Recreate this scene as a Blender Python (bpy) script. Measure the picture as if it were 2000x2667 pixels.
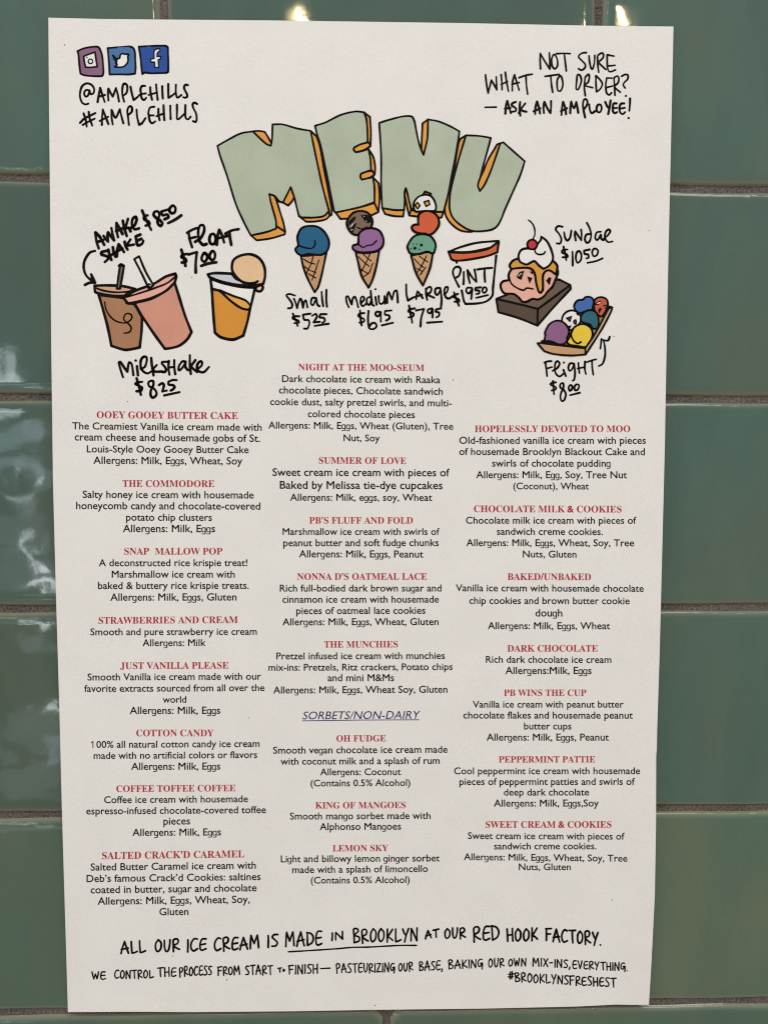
import bpy, bmesh, math, random
import numpy as np
from mathutils import Matrix, Vector
from mathutils.geometry import tessellate_polygon

SC = bpy.context.scene
for o in list(bpy.data.objects): bpy.data.objects.remove(o)
COL = SC.collection
MM = 0.001
WORLD = 0.60                 # dim room all around
KEY = 4.5; SIDE = 3.0; PATCH = 1.0
INKK = 1.07                 # print colours were read under this light
PENK = 1.10
WT_BODY = 0.014
SAG = .00040
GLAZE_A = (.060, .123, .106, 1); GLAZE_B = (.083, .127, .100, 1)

# ---------------------------------------------------------------- camera
# pose of the phone in front of the wall (wall plane Y = 0, X right, Z up, metres)
RV = np.array([0.0590, -0.0265, -0.0004]); TV = np.array([-76.0665, -116.8688, 271.6352])
FPX, CX, CY = 2003.0, 1000.0, 1333.5
th = np.linalg.norm(RV); k = RV / th
K = np.array([[0, -k[2], k[1]], [k[2], 0, -k[0]], [-k[1], k[0], 0]])
ROT = np.eye(3) + math.sin(th) * K + (1 - math.cos(th)) * K @ K
cb = -ROT.T @ TV                                   # (x, down, into the wall)
EYE = np.array([cb[0], cb[2], -cb[1]])             # (X, Y, Z) millimetres
def b2w(v): return np.array([v[0], v[2], -v[1]])
right, up, back = b2w(ROT[0]), -b2w(ROT[1]), -b2w(ROT[2])
cam = bpy.data.cameras.new('camera')
cam.sensor_fit = 'VERTICAL'; cam.sensor_height = 36.0; cam.sensor_width = 27.0
cam.lens = FPX / 2667 * 36.0
cam.clip_start = 0.01; cam.clip_end = 50
co = bpy.data.objects.new('camera', cam); COL.objects.link(co)
m = Matrix.Identity(4)
for i in range(3):
    m[i][0], m[i][1], m[i][2], m[i][3] = right[i], up[i], back[i], EYE[i] * MM
co.matrix_world = m
SC.camera = co

# ---------------------------------------------------------------- light (indoors: lamps and daylight from a shop front)
SC.view_settings.view_transform = 'Standard'; SC.view_settings.look = 'None'
SC.cycles.filter_width = 1.15
SC.view_settings.exposure = 0.0; SC.view_settings.gamma = 1.0
w = bpy.data.worlds.new('World'); SC.world = w; w.use_nodes = True
bg = w.node_tree.nodes['Background']; bg.inputs[1].default_value = WORLD
nt = w.node_tree                                    # pale ceiling, brown floor: the soft surroundings of the shop
tcw = nt.nodes.new('ShaderNodeTexCoord'); sx = nt.nodes.new('ShaderNodeSeparateXYZ'); rw = nt.nodes.new('ShaderNodeValToRGB')
mw = nt.nodes.new('ShaderNodeMapRange'); mw.inputs[1].default_value = -1; mw.inputs[2].default_value = 1
nt.links.new(tcw.outputs['Generated'], sx.inputs[0]); nt.links.new(sx.outputs[2], mw.inputs[0]); nt.links.new(mw.outputs[0], rw.inputs[0])
rw.color_ramp.elements[0].color = (.78, .66, .50, 1); rw.color_ramp.elements[1].color = (1.0, 1.0, .98, 1)
nt.links.new(rw.outputs[0], bg.inputs[0])

def area(name, pos, target, sx, sy, radiance, col):
    l = bpy.data.lights.new(name, 'AREA'); l.shape = 'RECTANGLE'; l.size = sx; l.size_y = sy
    l.energy = radiance * math.pi * sx * sy; l.color = col
    o = bpy.data.objects.new(name, l); COL.objects.link(o); o.location = pos
    o.rotation_euler = (Vector(target) - Vector(pos)).to_track_quat('-Z', 'Y').to_euler()
    return o
MID = (0.069, 0, -0.125)

def unproject(px, py, yplane=0.0):
    d = np.stack([(px - CX) / FPX, (py - CY) / FPX, np.ones_like(px)], -1) @ ROT   # camera -> base axes
    D = np.stack([d[..., 0], d[..., 2], -d[..., 1]], -1)
    t = (yplane - EYE[1]) / D[..., 1]
    return EYE + D * t[..., None], D

def mirror_spot(px, py, dist):
    """where a lamp hangs whose reflection in the flat glaze is seen at that place on the wall"""
    P, D = unproject(np.array(float(px)), np.array(float(py)))
    D = D / np.linalg.norm(D); D = D * np.array([1, -1, 1])
    return tuple((P * MM + D * dist).tolist())

area('overhead_key', (0.35, -1.35, 1.75), MID, 1.7, 1.1, KEY, (1.0, 0.965, 0.935))  # unseen key light, added for soft light like ceiling bounce
area('side_window', (-2.3, -1.0, 0.35), MID, 0.9, 1.3, SIDE, (0.86, 0.94, 1.0))
for px, py in ((771, 25), (1597, 46)):
    l = bpy.data.lights.new('pendant_lamp', 'POINT'); l.shadow_soft_size = 0.010; l.energy = 1.0; l.color = (1.0, 0.74, 0.36)
    o = bpy.data.objects.new('pendant_lamp', l); COL.objects.link(o); o.location = mirror_spot(px, py, 1.7)
# small lamps added and shaped to give the window's bright patches in the glaze
for px, py, sx, sy, rad in ((25, 1108, .20, .05, 2.2), (30, 1180, .22, .06, 2.0), (128, 1225, .10, .12, 1.3), (118, 1105, .10, .03, 1.0), (95, 1322, .05, .06, 1.6),
                            (60, 1400, .20, .13, .7), (60, 1520, .26, .12, .6), (100, 1420, .05, .05, 5.0), (80, 1475, .012, .11, 12.0), (120, 1500, .045, .03, 13.0), (100, 1550, .09, .018, 14.0), (138, 1572, .02, .06, 12.0),
                            (95, 1650, .10, .07, 1.0), (125, 1830, .08, .03, 9.0), (100, 1890, .24, .12, .6), (137, 1960, .07, .14, 1.6), (100, 2040, .25, .14, .7), (105, 1225, .035, .03, 7.0),
                            (4, 985, .06, .16, 5.0), (8, 1010, .11, .05, 4.0), (66, 1288, .04, .03, 5.0)):
    p = mirror_spot(px, py, 2.4)
    area('glaze_patch_lamp', p, (px * .000132 - .049, 0, .055 - py * .000134), sx, sy, rad * PATCH, (0.66, 0.86, 1.0) if rad < 3 else (.86, .95, 1.0))
# ---- traced drawings and handwriting ---------------------------------------------------------
# '@ part ox oy w' starts a printed part; its numbers are in 1659ths of w from (ox, oy) on the
# sheet's own 2000-wide trace grid.  '#' starts a sub-part, w = pen width, s/c = open/closed pen
# lines, f = flat colour, o = colour with an outline, d = dot, p = line in another colour,
# e = outlined ellipse.  '!' marks a sharp corner.
ART = """
@ social_media_icons 190 110 340
# camera_icon
w 24
o 8a6484 62,115! 120,85 200,65 300,55 330,65 350,95 375,170 385,260 392,380 380,425 350,432 240,430 150,420 100,400! 92,340 82,240 75,160
w 22
o f4f1ec 140,180! 200,155 285,125! 295,200 312,310! 240,318 165,318! 150,250
w 17
e f4f1ec 228,243 29,29 0
d 182,193 10
# bird_icon
w 24
o 4a73a8 445,75! 520,68 620,62 730,55 770,75 790,120 795,200 800,320 792,400! 700,410 600,408 470,410! 465,300 455,180
w 22
o f6f4f0 512,165! 560,208 598,200 605,165 630,145 665,152 712,155 700,185 705,215 695,262 650,308 590,318 532,312! 565,285 548,260 560,245 530,215
f 17130f 512,165! 560,208 590,208! 560,240 530,215
# letter_icon
w 24
o 2b4f9c 840,55! 950,50 1080,45 1180,45 1208,65 1212,150 1215,280 1212,375 1190,390! 1100,392 1000,395 940,388 915,385 885,405! 872,300 860,180
w 16
o f6f4f0 1035,118 1055,92 1098,80! 1112,108! 1078,132 1070,182! 1120,180! 1115,212! 1086,222! 1092,318! 1045,322! 1040,252! 995,252! 990,218! 1036,205!
@ handwritten_handle 190 110 340
w 27
s 200,780 160,790 120,765 95,700 95,640 120,560 170,525 220,530 262,565 275,610 262,650 235,662
s 205,610 170,608 148,640 155,680 180,690 205,660 215,620|212,610 225,650 240,662
s 318,760 330,680 352,580|350,580 375,660 408,758|335,690 410,670
s 455,740 450,660 455,590! 480,640 510,690! 530,640 550,580! 570,650 590,752
s 655,755 635,680 630,610 640,545 660,525 690,545 695,600 680,650 640,680
s 735,565 750,640 775,735! 820,700 860,662 930,650|920,555 880,558 862,600 868,650 875,705 905,735 935,705
s 985,570 990,640 1008,730|1060,535 1070,640 1080,730|965,670 1070,640
s 1138,560 1140,640 1145,715
s 1215,530 1215,640 1218,705! 1260,680 1310,640|1312,540 1310,640 1325,700 1345,700 1380,670
s 1462,545 1435,540 1415,570 1425,610 1450,655 1455,690 1430,705 1405,698
@ handwritten_hashtag 190 110 340
w 27
s 205,885 215,960 250,1060|140,905 165,980 180,1072|95,1025 150,970 290,900|130,1050 200,1010 280,972
s 372,1050 375,950 385,855|385,858 420,950 455,1040|345,1000 450,948
s 510,1045 495,950 495,860! 545,960 600,850! 620,940 645,1030
s 715,1050 705,960 695,870 715,820 740,815 755,840 750,885 700,930
s 812,855 820,950 845,1050! 880,1030 925,965
s 1035,820 985,830 965,880 968,925 1030,930|968,935 980,1000 1010,1030 1050,1005
s 1090,845 1090,920 1105,990|1155,800 1158,900 1165,990|1065,940 1160,905
s 1240,805 1242,900 1245,975
s 1325,795 1325,880 1325,970 1345,978 1420,910|1432,800 1430,900 1435,960 1465,980 1500,945
s 1580,785 1550,768 1525,785 1530,830 1565,900 1575,960 1565,1012 1530,1003
@ handwritten_question 1240 120 420
w 19
s 660,235 656,150 658,75! 700,150 755,235! 755,150 750,68
c 800,85 775,130 778,200 805,235 835,200 830,130
s 825,78 900,75 965,78|905,85 915,170 925,255
s 1130,68 1095,70 1060,90 1052,115 1085,150 1120,190 1115,225 1080,248 1050,232
s 1158,100 1165,170 1180,230 1195,235 1212,180 1218,95
s 1258,270 1248,190 1245,110|1250,95 1285,72 1305,80 1302,120 1250,170|1265,180 1330,240
s 1415,103 1345,90! 1345,170 1350,235 1375,265 1430,245|1350,205 1425,198
s 95,295 105,390 122,485! 155,350! 212,450! 208,390 205,315
s 255,295 262,370 265,450|298,270 312,370 330,465|255,395 320,365
s 370,460 372,370 393,295! 415,370 440,452|368,392 440,375
s 440,325 510,300 575,290|510,305 515,400 528,495
s 705,312 770,303 850,292|765,305 772,390 785,475
c 865,305 835,340 830,400 838,455 865,462 888,410 885,350
c 1040,297 1030,370 1026,440 1045,447 1065,410 1080,350 1065,300
s 1120,510 1110,430 1118,320|1120,320 1152,290 1162,315 1150,370 1118,405 1195,428
s 1228,305 1230,390 1235,470|1230,305 1275,350 1295,390 1275,440 1238,470
s 1395,330 1340,328! 1330,400 1338,480 1365,503 1390,480|1330,430 1400,410
s 1425,505 1420,420 1415,325|1415,325 1450,308 1465,335 1455,380 1420,420 1480,475
s 1495,310 1530,292 1558,300 1555,340 1525,370 1510,400 1530,432
d 1537,512 13
s 90,630 205,628
w 22
s 298,695 305,620 318,565|318,565 335,620 355,690|295,645 350,635
s 405,575 372,588 365,610 405,640 405,668 368,675
s 450,575 445,650 452,715|503,590 465,640 438,688|455,655 480,668 515,675
s 605,700 608,630 625,570|625,570 645,640 655,695|590,672 660,640
s 695,690 690,630 700,575! 730,640 762,690! 768,630 768,565
s 875,710 880,640 890,575|892,575 915,640 922,700|870,670 930,640
s 965,690 968,630 975,570! 1003,640 1028,575! 1040,640 1048,685
s 1118,735 1100,650 1095,600 1105,555 1125,545 1142,570 1135,610 1105,650
s 1160,600 1165,650 1185,690 1220,670
c 1250,605 1235,640 1245,675 1270,680 1288,645 1278,605
s 1325,575 1345,620 1365,640|1380,560 1368,640 1355,700
s 1440,590 1412,592 1402,630 1405,675 1425,690 1445,680|1405,640 1445,635
s 1520,590 1485,595 1470,640 1480,685 1505,700 1528,680|1475,645 1525,635
s 1580,540 1578,600 1572,665
d 1565,740 13
@ menu_title 550 280 430
w 19
# letter_shadow
o dd9c4a 420,240! 480,235 540,245! 580,310 610,365! 600,385! 560,370 480,300
o dd9c4a 1000,235! 1060,290! 1090,380 1150,700 1210,1010 1210,1080! 1190,1090! 1185,1040! 1120,800 1050,480
o dd9c4a 905,1105! 1040,1105 1130,1090 1185,1040! 1190,1090! 1150,1125 1050,1145 955,1148! 880,1090!
o dd9c4a 800,800! 835,900! 815,940 775,985! 722,955! 760,880
o dd9c4a 585,870! 635,880! 660,940 690,1040 725,1150 745,1250! 655,1190! 650,1130 600,950
o dd9c4a 655,1190! 745,1250! 740,1275! 600,1315 460,1335! 400,1285! 560,1250
o dd9c4a 1535,48! 1595,95! 1605,250 1600,390! 1580,400! 1572,350! 1570,250 1560,120
o dd9c4a 1580,415! 1630,500 1648,600 1645,670! 1625,695! 1605,630 1600,520
o dd9c4a 1625,700! 1682,760! 1692,900 1680,1050! 1640,960! 1640,800
o dd9c4a 1250,1055! 1500,1000 1640,960! 1680,1050! 1600,1085 1450,1110 1300,1120!
o dd9c4a 2178,120! 2173,300 2153,400 2133,475! 2113,420 2123,160!
o dd9c4a 1955,810! 1988,920 2008,1030! 1988,1085! 1968,1000 1943,870
o dd9c4a 1718,1010! 1843,1030 1938,1030! 1928,1095! 1833,1090 1748,1070!
o dd9c4a 2008,1030! 2120,1050 2333,1050! 2313,1105! 2200,1110 1988,1085!
o dd9c4a 2558,280! 2503,315! 2483,360 2443,600 2383,850 2348,1000 2358,1090 2413,1170 2503,1235 2603,1250 2643,1240! 2503,1180 2423,1100 2393,1000 2403,850 2463,600
o dd9c4a 2903,360! 2873,370 2843,420 2783,520 2733,640 2703,700! 2678,780 2698,840! 2743,780 2803,650 2853,510
# letter_face
o aebaa8 65,385! 180,320 300,260 420,240! 480,300 560,370 600,385! 612,330 618,170! 720,170 860,210 1000,235! 1050,480 1120,800 1185,1040! 1130,1090 1040,1105 905,1105! 880,1080! 855,980 835,900 800,800! 760,880 722,955! 680,940 640,890 585,870! 600,950 650,1130 655,1215! 560,1250 400,1285! 330,1150 250,970 160,680 90,480
# letter_face
o aebaa8 1045,183! 1150,150 1300,75 1450,40 1535,48! 1560,120 1570,250 1572,350! 1500,370 1440,400! 1430,420 1450,450! 1510,440 1580,415! 1600,520 1605,630! 1560,645 1505,665! 1505,715! 1560,715 1625,700! 1640,800 1640,950! 1500,1000 1250,1055! 1235,1040! 1180,760 1100,380 1065,270
o dd9c4a 1440,400! 1500,370 1580,350! 1600,385! 1540,425 1455,450! 1432,425
o dd9c4a 1505,665! 1560,645 1620,635! 1640,675! 1590,705 1515,725! 1500,700
# letter_face
o aebaa8 1688,155! 1783,125 1923,90 2013,90 2043,140! 2073,300 2103,410 2133,475! 2153,400 2173,300 2178,120! 2283,140 2393,185 2493,240! 2473,380 2413,700 2373,900 2333,1050! 2263,1045 2143,1040 2013,1020! 1993,960 1973,870 1955,810! 1943,850 1943,940 1938,1030! 1843,1030 1718,1010! 1708,800 1708,500 1698,300
# letter_face
o aebaa8 2558,280! 2683,285 2808,305! 2783,400 2733,580 2703,700 2678,780 2698,840! 2743,780 2803,650 2853,510 2903,360! 2933,350! 3023,430 3148,540! 3103,680 3023,860 2943,1040 2913,1120 2863,1200 2783,1235 2623,1240 2503,1180 2423,1100 2393,1000 2403,850 2463,600
@ awake_shake_caption 200 520 520
w 22
s 185,405 165,340 158,272! 195,310 230,375|178,350 222,335
s 225,300 245,330 262,348! 258,310 262,272! 312,338! 300,290 290,235
s 345,312 332,250 332,192! 360,240 382,285|330,262 378,240
s 385,175 398,240 418,302|428,158 415,205 402,240! 435,235 448,262
s 440,240 480,215 500,165 490,142 467,160 460,205 480,245 520,238
s 545,90 575,160 620,250|590,130 562,138 562,165 598,180 606,205 575,215
c 680,100 650,100 640,125 660,150 690,168 712,195 700,218 680,205 672,170 688,130
s 758,82 705,98! 715,130 750,122 765,145 732,162
c 785,58 770,85 787,112 815,105 822,70 802,48
s 760,195 820,165 870,130
s 250,425 210,435 208,455 252,470 262,492 235,518
s 265,415 275,460 290,500|302,395 310,440 325,475|275,468 322,440
s 335,470 338,420 350,370! 372,400 395,435|335,430 380,405
s 400,350 410,390 425,415|448,330 415,382! 450,378 478,372
s 530,290 492,305! 498,340 510,380 545,365 555,340|500,342 540,325
w 20
s 155,425 110,440 70,500 60,560 75,620 110,660 150,688
s 122,620 155,690! 110,690 70,708
f 17130f 118,618! 160,690! 115,668!
@ float_caption 200 520 520
w 22
s 960,395 940,330 930,268|918,275 960,250 1000,235|935,322 990,310
s 985,350 1030,320 1060,260 1055,215 1025,215 1010,270 1020,340 1050,375 1080,368
c 1115,290 1103,330 1115,365 1145,365 1157,320 1140,285
s 1165,375 1170,310 1185,250! 1210,300 1225,355|1170,322 1255,300
s 1235,282 1290,255 1345,245|1270,265 1275,320 1285,375
s 870,415 890,480 905,550|920,450 878,460 872,480 905,490 910,515 875,522
s 930,455 1000,435! 990,520 990,605
c 1050,455 1038,490 1055,515 1080,500 1085,465 1065,443
c 1115,440 1103,470 1120,500 1145,490 1150,450 1132,425
s 1035,550 1095,530 1160,520
@ milkshake_drawing 200 520 520
# brown_cup
w 22
o a67a5c 185,790! 395,820 420,860 480,870 545,975! 540,1100 525,1228! 470,1240 400,1248 290,1215! 260,1060 225,930
w 13
s 235,850 245,910 280,970 330,1010 400,1025 450,1000 460,965 430,945 400,960 395,1000 430,1030 455,1065 440,1100 395,1110
w 22
# brown_lid
o c9a286 150,715! 250,712 380,718 490,742! 440,765 400,800! 300,800 170,775! 155,765
w 16
s 165,735 220,755 320,770 440,765
# dark_straw
w 18
o 6f6a64 362,548! 395,552! 380,640 362,740! 335,740! 348,640
s 350,550 370,535 395,548
# pink_cup
w 22
o cf9482 480,860! 650,810 815,690! 850,800 900,960 955,1100! 920,1160 860,1210 800,1230 735,1240! 640,1110 540,960
# pink_lid
o e3ab9e 390,815! 480,760 640,700 740,640 820,615! 828,640 815,690! 740,760 620,820 500,850 430,862! 410,840
w 16
s 415,808 500,785 640,738 750,695 822,640
# white_straw
w 18
o eeebe5 480,495! 520,470! 575,600 640,712! 600,738! 540,610
d 605,715 22
p f4f1ec 10 610,712 613,714
@ float_drawing 200 520 520
# clear_cup
w 22
o eeebe5 1110,640! 1125,760 1135,950 1150,1105! 1200,1145 1300,1165 1385,1130! 1430,950 1460,830 1482,730!
# orange_drink
o d3913c 1125,742! 1190,760 1280,840 1370,900 1440,910! 1420,1010 1385,1130! 1300,1162 1200,1142 1150,1105! 1135,930
w 18
o e0a653 1190,752! 1300,800 1400,835 1445,880! 1430,912 1370,902 1280,840
# cup_rim
w 22
o c3c8d4 1090,620! 1150,610 1290,615! 1330,660 1440,700! 1480,705 1482,730! 1350,722 1220,692 1105,645!
p 17130f 34 1130,660 1220,690 1350,715 1460,722
# scoop
o e0bd98 1305,500 1370,462 1450,455 1520,490 1560,560 1565,640 1550,700! 1480,712 1440,700! 1370,680 1310,620 1290,570
s 1440,698 1480,692 1505,678
o e0bd98 1490,730 1530,710 1548,730 1530,760 1495,757
@ milkshake_caption 290 910 280
w 37
s 185,430 150,320 120,205 145,195 195,270 252,345! 262,270 280,200 320,230 345,395
s 400,260 415,400
d 380,172 22
s 455,300 520,270 550,180 545,120 500,115 460,170 460,280 510,350 570,370 620,340
s 620,130 630,250 655,400|705,240 650,300! 660,335 700,345 790,340
s 870,190 790,195 785,220 830,270 848,320 820,350 760,340
s 890,180 885,280 900,390|975,165 975,270 990,380|890,280 975,270
s 1150,190 1100,185 1050,250 1040,310 1060,322 1110,270 1148,205! 1145,270 1185,320
s 1215,90 1215,230 1230,380|1300,165 1230,262! 1290,320 1330,350
s 1325,310 1395,250 1402,195 1372,185 1330,235 1330,310 1380,350 1440,345 1510,270
s 395,445 430,570 460,700|480,500 400,510 375,535 450,570 480,590 460,640 395,645
c 650,490 600,490 575,520 590,570 640,590 690,640 700,700 650,745 615,720 612,640 650,560
s 740,550 790,522 815,550 800,620 790,650! 860,635
s 1010,475 950,472 885,500! 890,545 950,550 980,580 950,620 920,635
s 820,710 1055,660
@ small_cone_drawing 720 480 460
w 20
# waffle_cone
o c39871 230,675! 350,665 470,640! 430,830 395,960 360,1015! 310,920 260,800
w 11
s 250,700 310,735 365,750|260,770 310,805 370,830|300,840 370,880|345,680 325,750 275,850|400,710 370,800 335,900
w 20
# scoop
o 285f86 200,480 240,410 320,390 400,405 460,460 495,540 480,620 430,660 370,662 300,656 240,668 200,650 178,610 205,575 200,530
w 15
s 205,575 270,595 330,602 362,570 362,530
@ medium_cone_drawing 720 480 460
# waffle_cone
w 20
o c39871 745,640! 860,645 965,625! 935,780 900,900 865,970! 800,860 770,740
w 11
s 770,680 820,730 870,770|810,650 850,690 890,720|790,795 860,840|880,650 840,740 790,830|905,740 870,830 815,870
w 20
# chunky_scoop
o 7c6459 670,330 720,270 790,250 860,270 900,340 880,410 800,460 740,475 690,440 662,380
f 17130f 680,345! 735,300 745,320 715,360 672,395!
f 17130f 790,292! 850,285 898,325 892,355 845,362 815,325
f 17130f 690,425! 700,390 755,360! 738,410 715,458 695,445
p e9e4dc 7 700,400 722,370
p e9e4dc 7 700,430 715,425
p e9e4dc 8 822,300 824,302
p e9e4dc 9 842,345 844,347
w 12
s 760,405 800,420 850,400
w 20
# purple_scoop
o 8f6599 770,520 778,460 830,422 900,412 970,440 1005,520 990,590 930,630 850,640 770,635 722,610 720,575 765,560
w 13
s 765,560 800,588 820,592 850,575 900,568 940,530
@ large_cone_drawing 720 480 460
# waffle_cone
w 20
o c39871 1265,670! 1400,640 1470,640! 1440,790 1375,950! 1310,830
w 11
s 1295,700 1340,750 1380,780|1340,675 1420,730|1410,670 1360,770 1320,830|1400,780 1350,850|1320,790 1370,820
w 18
# white_scoop
o 8a6a50 1375,100! 1395,68! 1450,88! 1448,120!
o f6f4f0 1300,250 1288,180 1330,120 1400,98 1460,120 1495,190 1490,245 1440,250 1400,250 1340,255
w 14
o cc9f42 1298,195! 1325,170! 1348,200! 1325,232!
o cc9f42 1385,165! 1430,152! 1440,190! 1405,208!
w 20
# red_scoop
o cf6040 1330,330 1340,280 1400,250 1470,265 1515,310 1525,380 1480,450 1430,475 1400,462 1340,460 1290,440 1270,405 1295,380 1332,380!
# green_scoop
o 6b9f8a 1240,620 1230,580 1270,510 1320,475 1400,470 1460,500 1495,570 1480,640! 1460,650 1430,635 1400,635 1340,655 1260,650
d 1360,570 15
d 1300,600 16
d 1285,560 7
d 1318,560 7
d 1265,605 7
d 1340,612 8
@ small_caption 720 480 460
w 19
s 175,1045 120,1030 95,1045 130,1090 150,1130 140,1160 110,1165
s 165,1075 180,1110 195,1165! 208,1110 225,1075 240,1100 250,1160! 262,1105 278,1090 292,1155
s 372,1068 335,1070 325,1120 345,1135 375,1072! 385,1130 405,1145
s 425,1010 430,1080 440,1145|470,990 468,1080 475,1150
s 155,1215 180,1270 200,1330|215,1240 162,1240 155,1262 205,1280 210,1300 168,1305
s 320,1215 250,1225! 262,1272 300,1275 310,1310 290,1355 260,1355
s 335,1235 370,1218 380,1245 350,1297! 408,1292
s 470,1220 415,1220! 405,1250 445,1255 455,1285 430,1300
s 360,1330 490,1310
@ medium_caption 720 480 460
w 19
s 680,1155 660,1110 655,1060 672,1052 690,1090 707,1128! 715,1080 735,1055 752,1090 768,1155
s 792,1118 825,1080 815,1055 795,1065 790,1110 810,1145 845,1120
s 885,1055 852,1072 850,1120 875,1130 892,1090! 885,1000|890,1060 900,1130 915,1140
s 930,1060 940,1130
d 930,985 11
s 960,1050 965,1110 985,1125 1010,1100 1015,1050! 1020,1120
s 1040,1115 1040,1040 1055,1012! 1085,1085! 1105,1010 1130,1000 1140,1110
s 785,1185 790,1260 800,1325|825,1210 780,1215 772,1240 820,1265 820,1290 780,1300
s 865,1190 860,1270 870,1350 910,1360 940,1335 925,1302 890,1310 868,1345
s 978,1200 940,1198 930,1225 955,1240 980,1202! 980,1290
s 1080,1185 1020,1190! 1020,1225 1055,1230 1060,1260 1030,1280
s 990,1325 1095,1300
@ large_caption 720 480 460
w 19
s 1218,940 1220,1030 1235,1092! 1280,1065
s 1312,1078 1315,1040 1325,1005! 1350,1035 1372,1068|1285,1062 1365,1038
s 1415,1085 1405,1030 1405,980|1400,985 1440,962 1455,985 1440,1020 1410,1032 1480,1065
s 1530,972 1495,980 1490,1020 1510,1040 1535,1000 1538,975! 1550,1080 1545,1150
s 1575,1035 1600,1010 1610,970 1590,965 1575,1000 1590,1060 1620,1072 1655,1050
s 1245,1140 1260,1220 1275,1300|1300,1165 1250,1175 1240,1195 1285,1212 1280,1240 1240,1250
s 1310,1185 1385,1170! 1360,1250 1352,1335
s 1460,1165 1425,1175 1420,1200 1445,1210 1465,1172! 1465,1250
s 1545,1165 1500,1175! 1495,1195 1525,1205 1525,1235 1500,1250
s 1415,1300 1555,1290
@ pint_drawing 1140 550 480
w 20
# tub
s 525,400 510,550 495,700 490,760 440,810 360,830 250,835|250,835 235,810 215,715|165,445 170,465
# opening
o e9e6e0 100,365! 200,325 350,285 540,268! 530,310 400,345 250,370
# red_band
o cf6640 95,362! 130,372 300,370 450,340 548,272! 535,370! 440,405 250,440 150,445 120,430!
@ pint_caption 1140 550 480
w 18
s 190,680 150,600 135,550 150,510 185,500 205,525 190,580 160,600
s 233,547 233,610 230,657
s 288,647 276,600 266,530! 312,600 347,637! 340,580 330,525
s 355,525 420,515 490,510|420,520 420,580 425,635
s 305,690 265,690 255,720 280,740 310,702! 300,790
s 385,685 340,690! 340,712 370,715 370,740 345,745
c 408,690 400,720 420,735 440,710 430,687
s 345,780 450,755
s 145,730 165,790 190,850|180,745 145,755 142,775 185,790 190,815 150,815
@ sundae_drawing 1140 550 480
w 20
# brownie
o 6b5a4f 525,790! 700,720 900,640 1090,615! 1190,665! 1050,770 900,880! 720,835
o 564840 525,790! 720,835 900,880! 895,1030! 720,960 545,910!
o 604f45 900,880! 1050,770 1190,665! 1195,700! 1100,800 1000,910 895,1030!
# pink_scoop
o e0ad9d 640,620 590,630 565,660 570,700 600,740 680,745 730,780 760,815 800,815 850,790 900,795 950,770 990,720 1030,680 1060,610 1080,560 1075,520 1050,500 900,480 680,510 640,560 636,595
w 15
s 640,590 660,650 710,690 770,712 800,692 855,700
f 17130f 705,590! 735,545! 778,535! 752,620! 722,608!
p cfcac2 8 722,585 752,560
f 17130f 802,588! 852,600! 825,655!
f 17130f 820,540! 862,545! 850,572!
f 17130f 972,625! 1000,592! 1022,600! 1005,668! 985,645!
# caramel
w 20
o d49a45 710,430 670,450 645,490 660,520! 750,510 830,515 870,560 885,650 905,720 925,735 945,700 945,580 970,540 1010,535 1060,570! 1075,500 1050,460 1000,430 850,400
# whipped_cream
o f6f4f0 735,450 725,400 750,350 800,335 870,340 900,290 925,260 930,230! 980,270 1020,350 1035,430 1000,490 950,520! 910,490 870,450 840,460 800,480 765,470
w 15
s 870,345 880,375 910,390 950,385 965,365
# cherry
w 18
e bf3742 848,300 44,44 0
w 13
s 855,250 872,210 868,150 845,105 815,80
@ sundae_caption 1140 550 480
w 18
s 1120,140 1080,135 1060,165 1090,205 1110,250 1100,290 1070,290
s 1135,190 1145,240 1165,265 1190,235 1200,175
s 1240,265 1232,215 1235,182! 1290,262! 1292,205 1288,165
s 1375,205 1335,212 1322,255 1340,285 1365,270 1378,215 1365,155 1340,105
s 1465,185 1428,192 1415,240 1435,260 1465,212! 1470,250 1490,262
s 1490,250 1530,215 1550,180 1532,165 1508,190 1502,240 1530,278 1570,272
s 1130,320 1145,380 1155,440|1165,345 1125,350 1118,372 1160,390 1165,412 1122,415
s 1210,365 1212,430 1212,490
c 1250,370 1240,420 1255,465 1285,440 1290,390 1272,360
s 1365,345 1315,355! 1320,385 1350,390 1355,418 1335,425
c 1400,342 1387,370 1400,405 1430,395 1440,358 1420,337
s 1345,465 1420,450 1480,425
@ flight_drawing 1350 730 300
w 27
# paper_tray
o 957a60 330,880! 500,800 700,600 900,400 1290,375! 1350,390! 1150,750 970,960! 600,930
# red_scoop
o c25c43 1095,290 1140,250 1210,245 1270,280 1285,350 1260,430 1200,520 1150,500 1090,420
f 17130f 1090,340! 1170,290! 1200,315! 1160,350! 1100,365!
p f0ece6 14 1135,335 1175,320
f 17130f 1140,430! 1170,390! 1200,410! 1160,480!
f 17130f 1210,360! 1260,350! 1290,400! 1250,410!
p f0ece6 12 1245,378 1250,382
# blue_scoop
o 466bb0 800,360 850,290 920,280 970,240 1040,245 1080,290 1070,370 1050,430 950,450 880,470 820,430
# white_scoop
o f4f1ec 625,590 640,510 700,450 780,435 860,470 900,560 860,640 740,720 650,650
w 14
o 3a2a33 685,545! 765,518! 740,598!
o 3a2a33 790,592 825,565 830,625 803,630
f 17130f 820,470! 890,480! 850,515!
f 17130f 700,660! 765,645! 740,705!
w 27
# teal_scoop
o 306577 900,520 930,470 1010,430 1100,450 1145,520 1150,640 1130,690 1070,695 1030,640 940,610 895,580
# purple_scoop
o 8b6088 385,790 380,750 430,650 490,600 570,580 650,610 710,680 725,760 700,820 690,880 640,920 560,920 500,890 430,875 375,868
# yellow_scoop
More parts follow.
